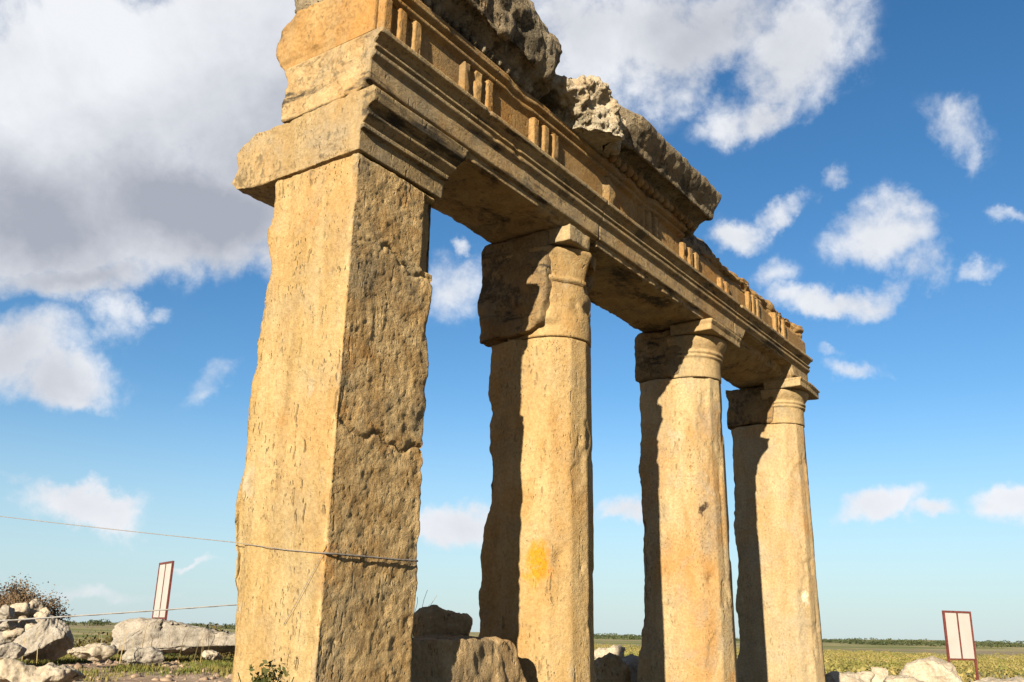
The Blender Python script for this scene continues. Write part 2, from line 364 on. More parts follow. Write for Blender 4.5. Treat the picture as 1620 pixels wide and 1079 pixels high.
def resample(poly, step, closed=True):
    """poly Nx2 -> points along it, keeping corners"""
    out = []; n = len(poly)
    for i in range(n if closed else n - 1):
        a = np.array(poly[i], float); b = np.array(poly[(i + 1) % n], float)
        k = max(1, int(round(np.linalg.norm(b - a) / step)))
        for j in range(k): out.append(a + (b - a) * j / k)
    if not closed: out.append(np.array(poly[-1], float))
    return np.array(out)
def loft(rings, step, cap0=True, cap1=True):
    """rings: list of Kx3 arrays -> closed quad mesh with concentric dense caps"""
    Rr = [np.asarray(r) for r in rings]; K = len(Rr[0])
    def caprings(r):
        c = r.mean(axis=0); rad = np.linalg.norm(r - c, axis=1).max(); m = max(2, int(rad / step))
        return [c + (r - c) * (1 - (j / m)) for j in range(1, m)], c
    seq = []
    if cap0: cr, c0 = caprings(Rr[0]); seq += cr[::-1]
    seq += Rr
    if cap1: cr, c1 = caprings(Rr[-1]); seq += cr
    V = np.concatenate(seq); n = len(seq)
    k = np.arange(K); F = []
    for j in range(n - 1):
        a = j * K + k; b = j * K + (k + 1) % K
        F.append(np.stack([a, b, b + K, a + K], 1))
    F = np.concatenate(F)
    ex = []
    base = len(V)
    if cap0:
        V = np.vstack([V, c0]); ex += [[base, (i + 1) % K, i, i] for i in range(0)]
        ci = base; base += 1
        for i in range(0, K, 2): ex.append([ci, (i + 2) % K if i + 2 <= K else 0, (i + 1) % K, i] if i + 1 < K else [ci, 0, i, i])
    if cap1:
        V = np.vstack([V, c1]); ci = base; s = (n - 1) * K
        for i in range(0, K, 2): ex.append([ci, s + i, s + (i + 1) % K, s + (i + 2) % K])
    F = np.vstack([F, np.array(ex)]) if ex else F
    return V, F
def even(ring):   # make ring count even
    if len(ring) % 2: ring = np.insert(ring, 1, (ring[0] + ring[1]) / 2, axis=0)
    return ring
def orient(V, F):
    c = V.mean(axis=0)
    a = V[F[:, 2]] - V[F[:, 0]]; b = V[F[:, 3]] - V[F[:, 1]]; n = np.cross(a, b); ctr = V[F].mean(axis=1)
    vol = (n * (ctr - c)).sum()
    return F if vol > 0 else F[:, ::-1].copy()
def sweep_x(poly_yz, x0, x1, step, xstep=None, mod=None):
    r = even(resample(poly_yz, step)); xs = np.linspace(x0, x1, max(2, int((x1 - x0) / (xstep or step)) + 1))
    rings = [np.column_stack([np.full(len(r), x), r[:, 0], r[:, 1]]) for x in xs]
    V, F = loft(rings, step)
    if mod is not None: V = mod(V)
    return V, orient(V, F)
def sweep_z(poly_xy, z0, z1, step, mod=None, zstep=None):
    r = even(resample(poly_xy, step)); zs = np.linspace(z0, z1, max(2, int((z1 - z0) / (zstep or step)) + 1))
    rings = [np.column_stack([r[:, 0], r[:, 1], np.full(len(r), z)]) for z in zs]
    V, F = loft(rings, step)
    if mod is not None: V = mod(V)
    return V, orient(V, F)
def block_xz(poly_yz, x0, x1, step, **kw):
    V, F = sweep_x(poly_yz, x0, x1, step)
    return wear(V, F, **kw), F
Z = lambda z: z + EYE
def dz(poly): return [(y, z + EYE) for (y, z) in poly]

# ================================================================== THE RUIN
ruin = empty('temple_ruin', (3.4, 0.35, 0))
tag(ruin, 'tall ochre stone temple front: square corner pier and three columns under a broken carved entablature', 'ruin')
OFF = np.array([3.4, 0.35, 0.0])
def part(name, V, F, mat, parent=None, smooth=True, label=None):
    o = mesh_obj(name, V - OFF, F, mat, smooth=smooth)
    if parent is None: o.parent = ruin
    else: o.parent = parent
    if label: o['label'] = label
    return o
def crack(V, n, xr, zf, depth=.03, width=.011, yr=None):
    s = (V[:, 0] > xr[0]) & (V[:, 0] < xr[1])
    if yr: s &= (V[:, 1] > yr[0]) & (V[:, 1] < yr[1])
    z = zf(V[:, 0]) + .075 * fbm(V * [1, 1, 0], 4., 4)
    d = np.exp(-((V[:, 2] - z) / width) ** 2) * depth
    V[s] -= n[s] * d[s][:, None]
    return V

# --- corner pier: left face X=3.37, front Y=0
zt = Z(2.655)
def pier_mod(V):
    z = V[:, 2] - EYE; y = V[:, 1].copy()
    # back edge of the left face wanders (broken outline), leans out lower down
    back = np.interp(z, [-1.6, -.6, -.1, .3, .66, .8, 1.0, 1.3, 1.9, 2.1, 2.3, 2.4, 2.66], [.60, .585, .64, .76, .765, .72, .70, .71, .73, .69, .735, .70, .70])
    f = np.clip(y / .70, 0, 1)
    V[:, 1] = np.where(y > .02, y * (1 + (back / .70 - 1) * f), y)
    return V
V, F = sweep_z([(3.37, 0), (4.10, 0), (4.10, .70), (3.37, .70)], -.35, zt, .0135, pier_mod)
e = np.minimum(np.abs(V[:, 1] - 0) + np.abs(V[:, 0] - 3.37), 9)     # sharp front-left arris
keep = np.clip(.25 + e / .08, .3, 1)
V = wear(V, F, 6, .010, 1.7, .004, 15, off=1, mask=keep)
n = normals(V, F)
front = np.clip(-n[:, 1], 0, 1)
V -= n * (front * (.002 + .007 * np.abs(fbm(V, 24, 4, .75)) + .009 * np.clip(fbm(V * [1, 1, .7], 3.2, 5, .6), 0, 1)))[:, None]
# broken chips down the back-left and right edges
rg = np.exp(-((V[:, 0] - 4.10) / .07) ** 2) * np.exp(-(V[:, 1] / .10) ** 2)
V -= n * (rg * .028 * np.clip(fbm(V, 3.4, 3, off=3) + .15, 0, 1))[:, None]
bk = np.exp(-((V[:, 1] - .72) / .08) ** 2)
V -= n * (bk * .05 * np.clip(fbm(V, 1.4, 5, .55, off=6), -.3, 1))[:, None]
V = crack(V, n, (3.40, 4.14), lambda x: Z(1.03) + 0 * x, .022, .011, (-.1, .06))
fl = np.clip(fbm(V * [1, 1, .6], 2.0, 5, .62, off=51) - .22, 0, .08) / .08
V -= n * (fl * (.002 + .010 * np.clip(-n[:, 0], 0, 1)))[:, None]
# narrow bedding furrows worn into the sunlit end face
lf = np.clip(-n[:, 0], 0, 1)
fur = np.clip(fbm(V * [0, 1, .10], 9.0, 4, .6, off=31) - .18, 0, 1) * np.clip(.3 + fbm(V * [0, 1, .5], 1.6, 3, off=33) * 1.5, 0, 1)
V -= n * (lf * fur * .035)[:, None]
V = crack(V, n, (3.62, 4.14), lambda x: Z(2.13) - .18 * (x - 3.8), .02, .011, (-.1, .06))
# sunk strip near the right arris, top
s = (V[:, 0] > 3.985) & (V[:, 1] < .05) & (V[:, 2] > Z(2.14)) & (V[:, 2] < Z(2.63))
V[s, 1] += .05
pier = part('corner_pier', V, F, M['pier'])

# --- anta capital block on the pier, with a tongue projecting at the back
capoly = dz([(0, 2.668), (0, 2.80), (-.028, 2.805), (-.028, 2.835), (-.012, 2.84), (-.045, 2.875), (-.06, 2.89), (-.06, 2.905), (-.04, 2.91), (-.045, 2.935), (-.075, 2.955),
             (-.095, 2.965), (-.105, 3.045), (-.085, 3.052), (-.085, 3.064), (.45, 3.062), (.72, 3.055), (.92, 3.06), (1.04, 3.02), (1.13, 2.97), (1.10, 2.86), (1.155, 2.76), (1.10, 2.70), (.9, 2.672), (.72, 2.668)])
def anta_mod(V):
    z = V[:, 2] - EYE
    fl = np.interp(z, [2.66, 2.80, 2.88, 3.0, 3.1], [0, .02, .07, .13, .17])
    t = np.clip((V[:, 0] - 4.0) / .14, 0, 1)
    V[:, 0] += fl * t
    return V
V, F = sweep_x(capoly, 3.365, 4.13, .011, mod=anta_mod)
msk = np.where(V[:, 1] > .05, .9, .10)
V = wear(V, F, 2, .02, 2.6, .007, 15, off=21, mask=msk)
part('anta_capital', V, F, M['anta'], pier)

# --- engaged columns
def shaft_poly(cx, r, yc, yb, hw, facets=6):
    pts = [(cx - hw, yb), (cx - hw, yc + .06)]
    for i in range(facets + 1):
        a = math.pi + math.pi * i / facets
        pts.append((cx + r * math.cos(a), yc + r * math.sin(a)))
    pts += [(cx + hw, yc + .06), (cx + hw, yb)]
    return pts
def column(cx, seed, yb0, ztop=2.50, r0=.345, r1=.305, bulge=()):
    yc, yb = .32, yb0
    def mod(V):
        z = V[:, 2] - EYE; t = np.clip((z + 1.2) / (ztop + 1.2), 0, 1)
        f = 1 - (1 - r1 / r0) * t
        fr = V[:, 1] < yc + .08
        V[fr, 0] = cx + (V[fr, 0] - cx) * f[fr]
        V[fr, 1] = yc + (V[fr, 1] - yc) * f[fr]
        g = np.interp(z, [-1.6, -.3, .1, .8, 1.4, 2.5], [.04, .05, .02, -.01, .0, .0])
        V[:, 1] += np.where(V[:, 1] > .5, g, 0)
        return V
    V, F = sweep_z(shaft_poly(cx, r0, yc, yb, r0 + .005), -.35, Z(ztop), .0165, mod)
    rear = np.clip((V[:, 1] - .30) / .2, 0, 1)
    V = wear(V, F, 3, .012, 2.0, .005, 13, off=seed, mask=.28 + 1.1 * rear)
    n = normals(V, F)
    bkk = np.exp(-((V[:, 1] - yb) / .09) ** 2)
    V -= n * (bkk * .06 * np.clip(.1 + fbm(V, 1.25, 5, .55, off=seed), -.35, 1))[:, None]
    jz = Z(ztop - 1.2 - .25 * ((seed * 7) % 5)) if seed != 41 else Z(.55)
    hole = np.exp(-(((V[:, 0] - (cx - .22)) / .03) ** 2 + ((V[:, 2] - Z(.55)) / .05) ** 2)) * (V[:, 1] < yc + .1)
    V -= n * (hole * .03)[:, None]
    fl = np.clip(fbm(V * [1, 1, .55], 2.4, 4, .6, off=seed + 15) - .28, 0, .12) / .12      # shallow flaked-off patches
    V -= n * (fl * .011 * (V[:, 1] < yc + .25))[:, None]
    # a few gouges and vertical splits in the rounded front
    sp = (np.exp(-((V[:, 0] - (cx + .20)) / .018) ** 2) + .5 * np.exp(-((V[:, 0] - (cx - .06)) / .012) ** 2)) * (V[:, 1] < yc) * np.clip(fbm(V * [1, 1, .35], 3.2, 3, off=seed + 5) + .1, 0, 1)
    V -= n * (sp * .05)[:, None]
    return V, F
def ringed(cx, yc, prof, seed, front_only=True, hw=.3, yb=.68, step=.014, wr=.4):
    """necking, annulets and echinus: half-round front of radius prof(z), flat body behind"""
    zs = []; rs = []
    for (z0, r0), (z1, r1) in zip(prof[:-1], prof[1:]):
        k = max(1, int(math.hypot(z1 - z0, r1 - r0) / step)); zs += list(np.linspace(z0, z1, k, endpoint=False)); rs += list(np.linspace(r0, r1, k, endpoint=False))
    zs.append(prof[-1][0]); rs.append(prof[-1][1])
    ang = np.linspace(math.pi, 2 * math.pi, 61)
    rings = []
    for z, r in zip(zs, rs):
        fr = np.column_stack([cx + r * np.cos(ang), yc + r * np.sin(ang)])
        k = 26
        side = lambda x, a, b: np.column_stack([np.full(k, x), np.linspace(a, b, k, endpoint=False)])
        L = np.column_stack([np.full(k, cx - r), np.linspace(yb, yc, k, endpoint=False)])
        Rt = np.column_stack([np.full(k, cx + r), np.linspace(yc, yb, k + 1)[1:]])
        B = np.column_stack([np.linspace(cx + r, cx - r, k + 1)[1:-1], np.full(k - 1, yb)])
        rg_ = np.vstack([L, fr, Rt, B]); rg_ = even(rg_)
        rings.append(np.column_stack([rg_, np.full(len(rg_), Z(z))]))
    V, F = loft(rings, .03); F = orient(V, F)
    V = wear(V, F, 2, .008, 3, .004, 18, off=seed, mask=np.full(len(V), wr))
    return V, F
def abacus(cx, z0, z1, hw, yf, yb, seed, mod=None):
    V, F = sweep_z([(cx - hw, yf), (cx + hw, yf), (cx + hw, yb), (cx - hw, yb)], Z(z0), Z(z1), .014)
    t = (V[:, 2] - Z(z0)) / (z1 - z0)
    V[:, 1] -= np.where((t > .72) & (V[:, 1] < .1), .018, 0)
    V[:, 0] += np.where(t > .72, .015, 0) * np.sign(V[:, 0] - cx) * (np.abs(V[:, 0] - cx) > hw * .9)
    if mod: V = mod(V)
    V = wear(V, F, 2, .008, 3, .004, 16, off=seed, mask=np.full(len(V), .7))
    return V, F

CX = [5.97, 8.63, 11.28]
cols = []
for i, cx in enumerate(CX):
    zt_ = [2.208, 2.524, 2.568][i]
    V, F = column(cx, 30 + 11 * i, (.685, .765, .85)[i], zt_)
    lab = ['nearest engaged column with a broken capital and an orange stain low on its shaft',
           'middle engaged column with a crisp square abacus',
           'farthest engaged column at the broken end of the entablature'][i]
    cols.append(part('engaged_column', V, F, M[('shaft_near', 'shaft_mid', 'shaft_far')[i]], label=lab))
PROF = [(2.53, .300), (2.735, .298), (2.737, .318), (2.757, .322), (2.76, .306), (2.775, .306), (2.778, .326), (2.80, .330), (2.803, .315), (2.82, .318), (2.86, .345), (2.90, .368), (2.935, .375), (2.95, .368)]
# middle column
V, F = ringed(CX[1], .31, PROF, 71, yb=.40)
c3 = part('capital', V, F, M['cap'], cols[1])
V, F = abacus(CX[1], 2.953, 3.066, .385, -.09, .36, 73)
part('abacus', V, F, M['cap'], cols[1])
# far column: capital sits a little lower and twisted, its abacus corner broken
V, F = ringed(CX[2], .31, [(z + .045, r) for z, r in PROF], 81, yb=.40)
part('capital', V, F, M['cap'], cols[2])
def far_mod(V):
    V[:, 1] += np.clip((V[:, 0] - (CX[2] - .05)), 0, 1) * .05
    return V
V, F = abacus(CX[2] + .04, 2.995, 3.10, .40, -.10, .36, 83, far_mod)
part('abacus', V, F, M['cap'], cols[2])
# near column: capital block merges with the rear pier block; half of it is broken off
PB = [(2.215, .300), (2.66, .298), (2.662, .315), (2.685, .322), (2.70, .318), (2.703, .302), (2.72, .305), (2.80, .325), (2.86, .345), (2.91, .37), (2.94, .36)]
V, F = ringed(CX[0] - .0, .31, PB, 91, yb=.55)
x = V[:, 0]; y = V[:, 1]; z = V[:, 2] - EYE
n = normals(V, F)
brk = np.clip((x - (CX[0] - .02)) / .06, 0, 1) * np.clip((z - 2.60) / .05, 0, 1) * (y < .35)
V -= n * (brk * (.075 + .05 * fbm(V, 7, 3)))[:, None]
chip = np.exp(-((z - 2.47) / .06) ** 2) * (y < .25) * np.clip(fbm(V, 8, 3, off=2) + .4, 0, 1)
V -= n * (chip * .035)[:, None]
n = normals(V, F)
V += n * (np.clip((y - .35) / .2, 0, 1) * (.035 * fbm(V, 2.5, 3, off=4) * 0))[:, None]
# wedge-shaped slab of the block still standing proud on the left
wd = np.clip((y - .10) / .05, 0, 1) * np.clip((.36 - y) / .08, 0, 1) * (x < CX[0] - .2) * np.clip((z - 2.30) / .05, 0, 1) * np.clip((3.0 - z) / .1, 0, 1)
V -= n * 0
V[:, 0] -= wd * .045
part('capital', V, F, M['shaft'], cols[0], label='broken capital fused with its rear block')
V, F = sweep_z([(CX[0] - .345, -.05), (CX[0] - .04, -.055), (CX[0] + .0, .02), (CX[0] + .12, .10), (CX[0] + .34, .12), (CX[0] + .34, .55), (CX[0] - .345, .55)], Z(2.942), Z(3.068), .014)
V = wear(V, F, 4, .012, 4, .006, 14, off=95)
part('abacus', V, F, M['cap'], cols[0], label='broken stump of the abacus')
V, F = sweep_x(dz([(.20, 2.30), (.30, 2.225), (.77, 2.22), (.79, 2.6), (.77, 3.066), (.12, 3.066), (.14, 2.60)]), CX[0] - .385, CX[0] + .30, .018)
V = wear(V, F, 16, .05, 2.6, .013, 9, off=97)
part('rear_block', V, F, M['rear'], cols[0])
# rear capital blocks (rough) on the two further columns, standing slightly proud at the back
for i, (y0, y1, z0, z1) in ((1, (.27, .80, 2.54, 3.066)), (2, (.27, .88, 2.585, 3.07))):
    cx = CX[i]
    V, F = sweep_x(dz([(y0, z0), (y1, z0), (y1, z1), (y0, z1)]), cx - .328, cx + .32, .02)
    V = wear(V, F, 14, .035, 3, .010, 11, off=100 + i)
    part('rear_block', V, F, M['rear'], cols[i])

# --- architrave: two fascias, fillet, taenia.  (y, z) ring; x from 3.37 to 11.5
ARCH = dz([(0, 3.075), (0, 3.13), (-.022, 3.133), (-.030, 3.140), (-.030, 3.275), (-.036, 3.28), (-.062, 3.302), (-.064, 3.325), (-.052, 3.333), (-.055, 3.343), (-.074, 3.348), (-.074, 3.364),
           (-.050, 3.372), (-.050, 3.385), (-.060, 3.395), (-.088, 3.422), (-.112, 3.430), (-.114, 3.462), (.745, 3.470), (.70, 3.35), (.73, 3.2), (.72, 3.09), (.70, 3.075)])
def seam(V):     # at the left end the two courses are cut from one stone
    return 1 - np.clip((3.47 - V[:, 0]) / .03, 0, 1) * np.clip((.07 - np.abs(V[:, 2] - Z(3.465))) / .03, 0, 1)
def arch_part(x0, x1, seed, mod=None, edge=1.0, label=None, z_lift=0., mat='arch'):
    V, F = sweep_x(ARCH, x0, x1, .0125, xstep=.02)
    x = V[:, 0]; y = V[:, 1]; z = V[:, 2] - EYE
    if mod is not None: V = mod(V)
    # mouldings chipped away here and there
    fr = np.clip((.0 - V[:, 1]) / .02, 0, 1)
    ch = np.clip(fbm(V * [1, .6, 1.2], 2.6, 4, off=seed) * 1.5 - .95, 0, 1)
    V[:, 1] += fr * ch * (-V[:, 1]) * .9
    lo_e = np.exp(-((V[:, 2] - Z(3.075)) / .03) ** 2) * np.exp(-(V[:, 1] / .05) ** 2) * np.clip(fbm(V, 4.5, 3, off=seed + 2) + .1, 0, 1)
    V[:, 2] += lo_e * .045; V[:, 1] += lo_e * .035
    V = wear(V, F, 1, .009, 2.0, .004, 18, off=seed, mask=np.where(V[:, 1] < .04, .28, 2.0) * seam(V))
    return part('architrave_block', V, F, M[mat], label=label)
arch_part(3.372, 6.12, 201)
arch_part(6.126, 9.02, 203)
def third(V):
    x = V[:, 0]; y = V[:, 1]; z = V[:, 2] - EYE
    gone = np.clip((x - 9.25) / .10, 0, 1) * np.clip((10.93 - x) / .08, 0, 1)
    fr = (y < .12)
    # lower fascias broken away over the last bay: the soffit edge rises and steps back
    V[:, 2] += np.where(fr & (z < 3.27), gone * (3.27 - z) * .92, 0)
    V[:, 2] += np.where((y > .12) & (y < .45) & (z < 3.1), gone * .1 * (1 - (y - .12) / .33), 0)
    return V
arch_part(9.028, 11.46, 207, third, label='far architrave block with its lower bands broken away')

# --- frieze with triglyphs
FR = dz([(-.035, 3.468), (-.035, 3.725), (-.05, 3.735), (-.078, 3.755), (-.080, 3.775), (-.060, 3.782), (-.062, 3.792), (-.10, 3.815), (-.106, 3.832), (-.086, 3.838), (-.092, 3.875),
         (.35, 3.885), (.66, 3.89), (.78, 3.80), (.83, 3.66), (.80, 3.53), (.745, 3.468), (.35, 3.468)])
def frieze_mod(V):
    x = V[:, 0]; y = V[:, 1]; z = V[:, 2] - EYE
    # beyond the second cornice block the upper part is broken back to a sloping rough face
    b = np.clip((x - 7.72) / .12, 0, 1); up = np.clip((z - 3.62) / .10, 0, 1)
    cutz = 3.70 + .05 * fbm(V * [1, 0, 0], 1.7, 3, off=3)
    b2 = np.clip((9.35 - x) / .3, 0, 1)
    rec = b * np.clip((z - (cutz - .02)) / .08, 0, 1) * (y < .5)
    V[:, 1] += rec * (.10 + .07 * b2 + .05 * fbm(V, 3, 3, off=5)) * (y < .2)
    V[:, 2] += b * up * (.05 * b2 + .05 * fbm(V * [1, .5, 0], 3.0, 4, off=8) + .02)
    # mouldings weathered off along stretches
    m_ = np.clip(fbm(V * [1, .5, .6], 1.5, 3, off=12) * 1.6 - .55, 0, 1) * (1 - b)
    hi = (z > 3.74) & (y < -.036)
    V[:, 1] = np.where(hi, y + (-.036 - y) * m_ * .8, V[:, 1])
    return V
V, F = sweep_x(FR, 3.373, 11.44, .0135, xstep=.02, mod=frieze_mod)
msk = np.where(V[:, 1] < .04, .17, 2.2) + 1.5 * np.clip((V[:, 0] - 7.8) / .1, 0, 1) * np.clip((V[:, 2] - Z(3.7)) / .05, 0, 1)
V = wear(V, F, 2, .010, 2.2, .005, 16, off=231, mask=msk * seam(V))
frieze = part('frieze', V, F, M['frieze'])
for k, (xc, w, nb, zt2) in enumerate([(3.60, .42, 3, 3.70), (4.39, .40, 3, 3.70), (5.25, .42, 3, 3.70), (6.28, .26, 1, 3.70), (6.99, .40, 3, 3.69), (7.88, .44, 3, 3.66), (8.72, .30, 2, 3.60), (9.57, .40, 3, 3.70), (10.43, .42, 3, 3.71)]):
    pitch = w / nb; bw = pitch * .80; z1 = zt2 + .030; prof = []
    for j in range(nb):
        xb = xc - w / 2 + (j + .5) * pitch
        prof += [(xb - bw / 2, -.037), (xb - bw * .27, -.070), (xb + bw * .27, -.070), (xb + bw / 2, -.037)]
    prof += [(xc + w / 2, -.0), (xc - w / 2, -.0)]
    V, F = sweep_z(prof, Z(3.474), Z(z1), .0085, zstep=.012)
    dmg = np.clip(fbm(V, 4.0, 4, off=70 + 5 * k) * 1.4 - .35, 0, 1)
    V[:, 1] += dmg * .028 * (V[:, 1] < -.03)
    V = wear(V, F, 1, .006, 5, .004, 22, off=250 + 3 * k, mask=np.full(len(V), .6))
    Vs, Fs = [V], [F]
    part('triglyph', np.vstack(Vs), np.vstack(Fs), M['frieze'], frieze)

# --- cornice blocks
def bar(Vs, Fs, a, b, w, d, ux, uy):
    """box bar from a to b, width w along ux, depth d along uy"""
    a, b = np.array(a, float), np.array(b, float); o = sum(len(v) for v in Vs)
    q = []
    for e_ in (a, b):
        for s, t in ((-1, -1), (1, -1), (1, 1), (-1, 1)): q.append(e_ + ux * s * w / 2 + uy * t * d / 2)
    Vs.append(np.array(q)); Fs.append(np.array([[0, 1, 5, 4], [1, 2, 6, 5], [2, 3, 7, 6], [3, 0, 4, 7], [3, 2, 1, 0], [4, 5, 6, 7]]) + o)
def cornice(x0, x1, poly, seed, lo, hi_, mat, step=.02, mod=None, iters=4, label=None):
    V, F = sweep_x(dz(poly), x0, x1, step, mod=mod)
    V = wear(V, F, iters, lo, 2.4, hi_, 9, off=seed)
    return part('cornice_block', V, F, M[mat], label=label)
def c1mod(V):
    x = V[:, 0]
    # right end rounded off and battered
    t = np.clip((x - 4.78) / .45, 0, 1)
    c = np.array([0, .15, Z(4.25)])
    V[:, 1] = V[:, 1] + (c[1] - V[:, 1]) * t ** 2 * .22
    V[:, 2] = np.where(V[:, 2] > Z(4.3), V[:, 2] - t ** 2 * .12 * (V[:, 2] - Z(4.3)) / .5, V[:, 2])
    V[:, 0] += t * .08 * fbm(V * [0, 1, 1], 3, 3, off=4) - .12 * t * np.clip(V[:, 1], 0, 1)
    return V
cb1 = cornice(3.42, 5.24, [(-.04, 3.888), (-.06, 3.92), (-.11, 3.99), (-.18, 4.05), (-.19, 4.03), (-.21, 4.04), (-.24, 4.18), (-.26, 4.28), (-.26, 4.40), (-.16, 4.68), (.1, 4.80), (.5, 4.72), (.80, 4.4), (.84, 4.1), (.78, 3.91), (.4, 3.895)], 301, .06, .03, 'cornice', mod=c1mod, label='nearer cornice block, dark with lichen')
def c2mod(V):
    x = V[:, 0]; y = V[:, 1]; z = V[:, 2] - EYE
    t = np.clip((6.35 - x) / .5, 0, 1)                  # left end broken back: front lip gone, rubble core showing
    V[:, 1] += t ** 1.3 * np.clip(-y, 0, 1) * .5
    V[:, 0] += t * (.10 * fbm(V * [0, 1, 1], 3.2, 4, off=14) - .25 * np.clip(y, -.2, .5))
    V[:, 2] += t * np.clip(z - 4.0, 0, 1) * .25 
    return V
cb2 = cornice(5.80, 8.0, [(-.04, 3.872), (-.06, 3.885), (-.085, 3.92), (-.11, 3.98), (-.225, 4.015), (-.232, 3.99), (-.262, 3.99), (-.275, 4.06), (-.29, 4.08), (-.32, 4.12), (-.365, 4.20), (-.37, 4.25), (-.20, 4.31), (.0, 4.38), (.4, 4.36), (.68, 4.2), (.70, 3.9), (.4, 3.895)], 331, .010, .010, 'cornice', step=.016, mod=c2mod, iters=2, label='farther cornice block with a crisp egg moulding')
def egg_row(x0, x1, y, z, pitch, r, parent, mat):
    Vs, Fs, o_ = [], [], 0; x = x0; u = np.linspace(0, 2 * math.pi, 13)[:-1]
    while x < x1:
        rings = []
        for a in np.linspace(-1, 1, 9):
            rr_ = math.sqrt(max(0.02, 1 - a * a)) * (1 - .25 * a)
            rings.append(np.column_stack([x + r * .80 * rr_ * np.cos(u), y + r * 1.15 * rr_ * np.sin(u) + .25 * r * a, np.full(12, Z(z) + r * 1.5 * a)]))
        V, F = loft(rings, r)
        F = orient(V, F); s = .85 + .3 * random.random(); V = (V - V.mean(0)) * s + V.mean(0)
        Vs.append(V); Fs.append(F + o_); o_ += len(V); x += pitch
    bx, by = np.array([1., 0, 0]), np.array([0, 1., 0])
    bar(Vs, Fs, (x0, y + .02, Z(z)), (x - pitch, y + .02, Z(z)), .02, .03, by, np.array([0, 0, 1.]))
    V = np.vstack(Vs); V += .006 * np.column_stack([fbm(V, 20, 2, off=k) for k in (1, 2, 3)])
    return part('egg_moulding', V, np.vstack(Fs), mat, parent)
egg_row(3.5, 5.0, -.062, 3.94, .10, .036, cb1, M['cornice'])
egg_row(6.10, 7.95, -.090, 3.925, .105, .042, cb2, M['frieze'])
# pale rubble core at the broken left end of the second block
def rockmesh(size, seed, sub=40, cuts=9, amp=.16, fr=1.6, hi=.03, squash=1.0, boxy=0):
    """angular boulder: unit sphere cut by random planes, then roughened; returns V,F about the origin"""
    rs = np.random.default_rng(seed)
    n = sub; g = np.linspace(-1, 1, n + 1); faces = []; verts = []; idx = {}
    # cube-sphere
    def add(p):
        k = tuple(np.round(p, 5))
        if k not in idx: idx[k] = len(verts); verts.append(p)
        return idx[k]
    for ax in range(3):
        for sg in (-1, 1):
            gi = np.empty((n + 1, n + 1), int)
            for i in range(n + 1):
                for j in range(n + 1):
                    p = [0, 0, 0]; p[ax] = sg; p[(ax + 1) % 3] = g[i]; p[(ax + 2) % 3] = g[j]
                    gi[i, j] = add(tuple(p))
            for i in range(n):
                for j in range(n):
                    q = [gi[i, j], gi[i + 1, j], gi[i + 1, j + 1], gi[i, j + 1]]
                    faces.append(q if sg > 0 else q[::-1])
    V = np.array(verts, float); F = np.array(faces)
    V = np.tan(V * math.pi / 4)
    V /= np.linalg.norm(V, axis=1)[:, None]
    if boxy: V = np.clip(V * 1.25, -boxy, boxy)
    for _ in range(cuts):
        d = rs.normal(size=3); d /= np.linalg.norm(d); o = rs.uniform(.55, .85)
        ex = V @ d - o; V = V - np.clip(ex, 0, 9)[:, None] * d * .95
    V *= np.array(size)
    o = rs.uniform(0, 50); nrm = normals(V, F); s = max(size)
    V = V + nrm * (amp * s * fbm(V / s, fr, 4, off=o) + hi * s * fbm(V / s, 8, 3, off=o))[:, None]
    return V, F
V, F = rockmesh((.66, .46, .33), 12, 80, 10, .12, 3.2, .050)
V[:, 2] = np.maximum(V[:, 2], -.2)
part('rubble_core', V + [5.93, .02, Z(4.06)], F, M['rubblecap'], cb2, label='pale rubble showing at the broken left end')

V, F = sweep_x(dz([(.07, 3.70), (.62, 3.70), (.66, 3.95), (.5, 4.12), (.22, 4.16), (.10, 4.02)]), 7.95, 9.75, .02)
V[:, 2] -= np.where(V[:, 2] > Z(3.8), np.clip((V[:, 0] - 8.9) / .9, 0, 1) * .24 * (V[:, 2] - Z(3.8)) / .3, 0)
V = wear(V, F, 6, .05, 2.2, .022, 8, off=345)
part('backing_block', V, F, M['cornice'], label='dark lichened backing stone exposed where the cornice is lost')

# --- sill block between pier and near column (built into the doorway)
V, F = sweep_x([(.12, .30), (.12, 1.0), (.15, Z(-.025)), (.66, Z(-.02)), (.68, .30)], 4.12, 5.52, .018)
zz = V[:, 2]; V[:, 0] += np.where(V[:, 0] > 5.0, -.2 * np.clip((zz - .6) / .6, 0, 1) * (V[:, 0] - 5.0) / .5, 0)
V = wear(V, F, 5, .03, 2.8, .014, 11, off=401)
sill = mesh_obj('sill_block', V - [4.8, .4, .3], F, M['sill'], loc=(4.8, .4, .3))
tag(sill, 'rough rectangular stone sill wedged between the square pier and the nearest column', 'stone block')

# ================================================================== LOOSE ROCKS
def rock(V, F, pos, mat, label, group=None, name='rock', cat='rock'):
    o = mesh_obj(name, V, F, M[mat], loc=tuple(pos)); tag(o, label, cat, group); return o

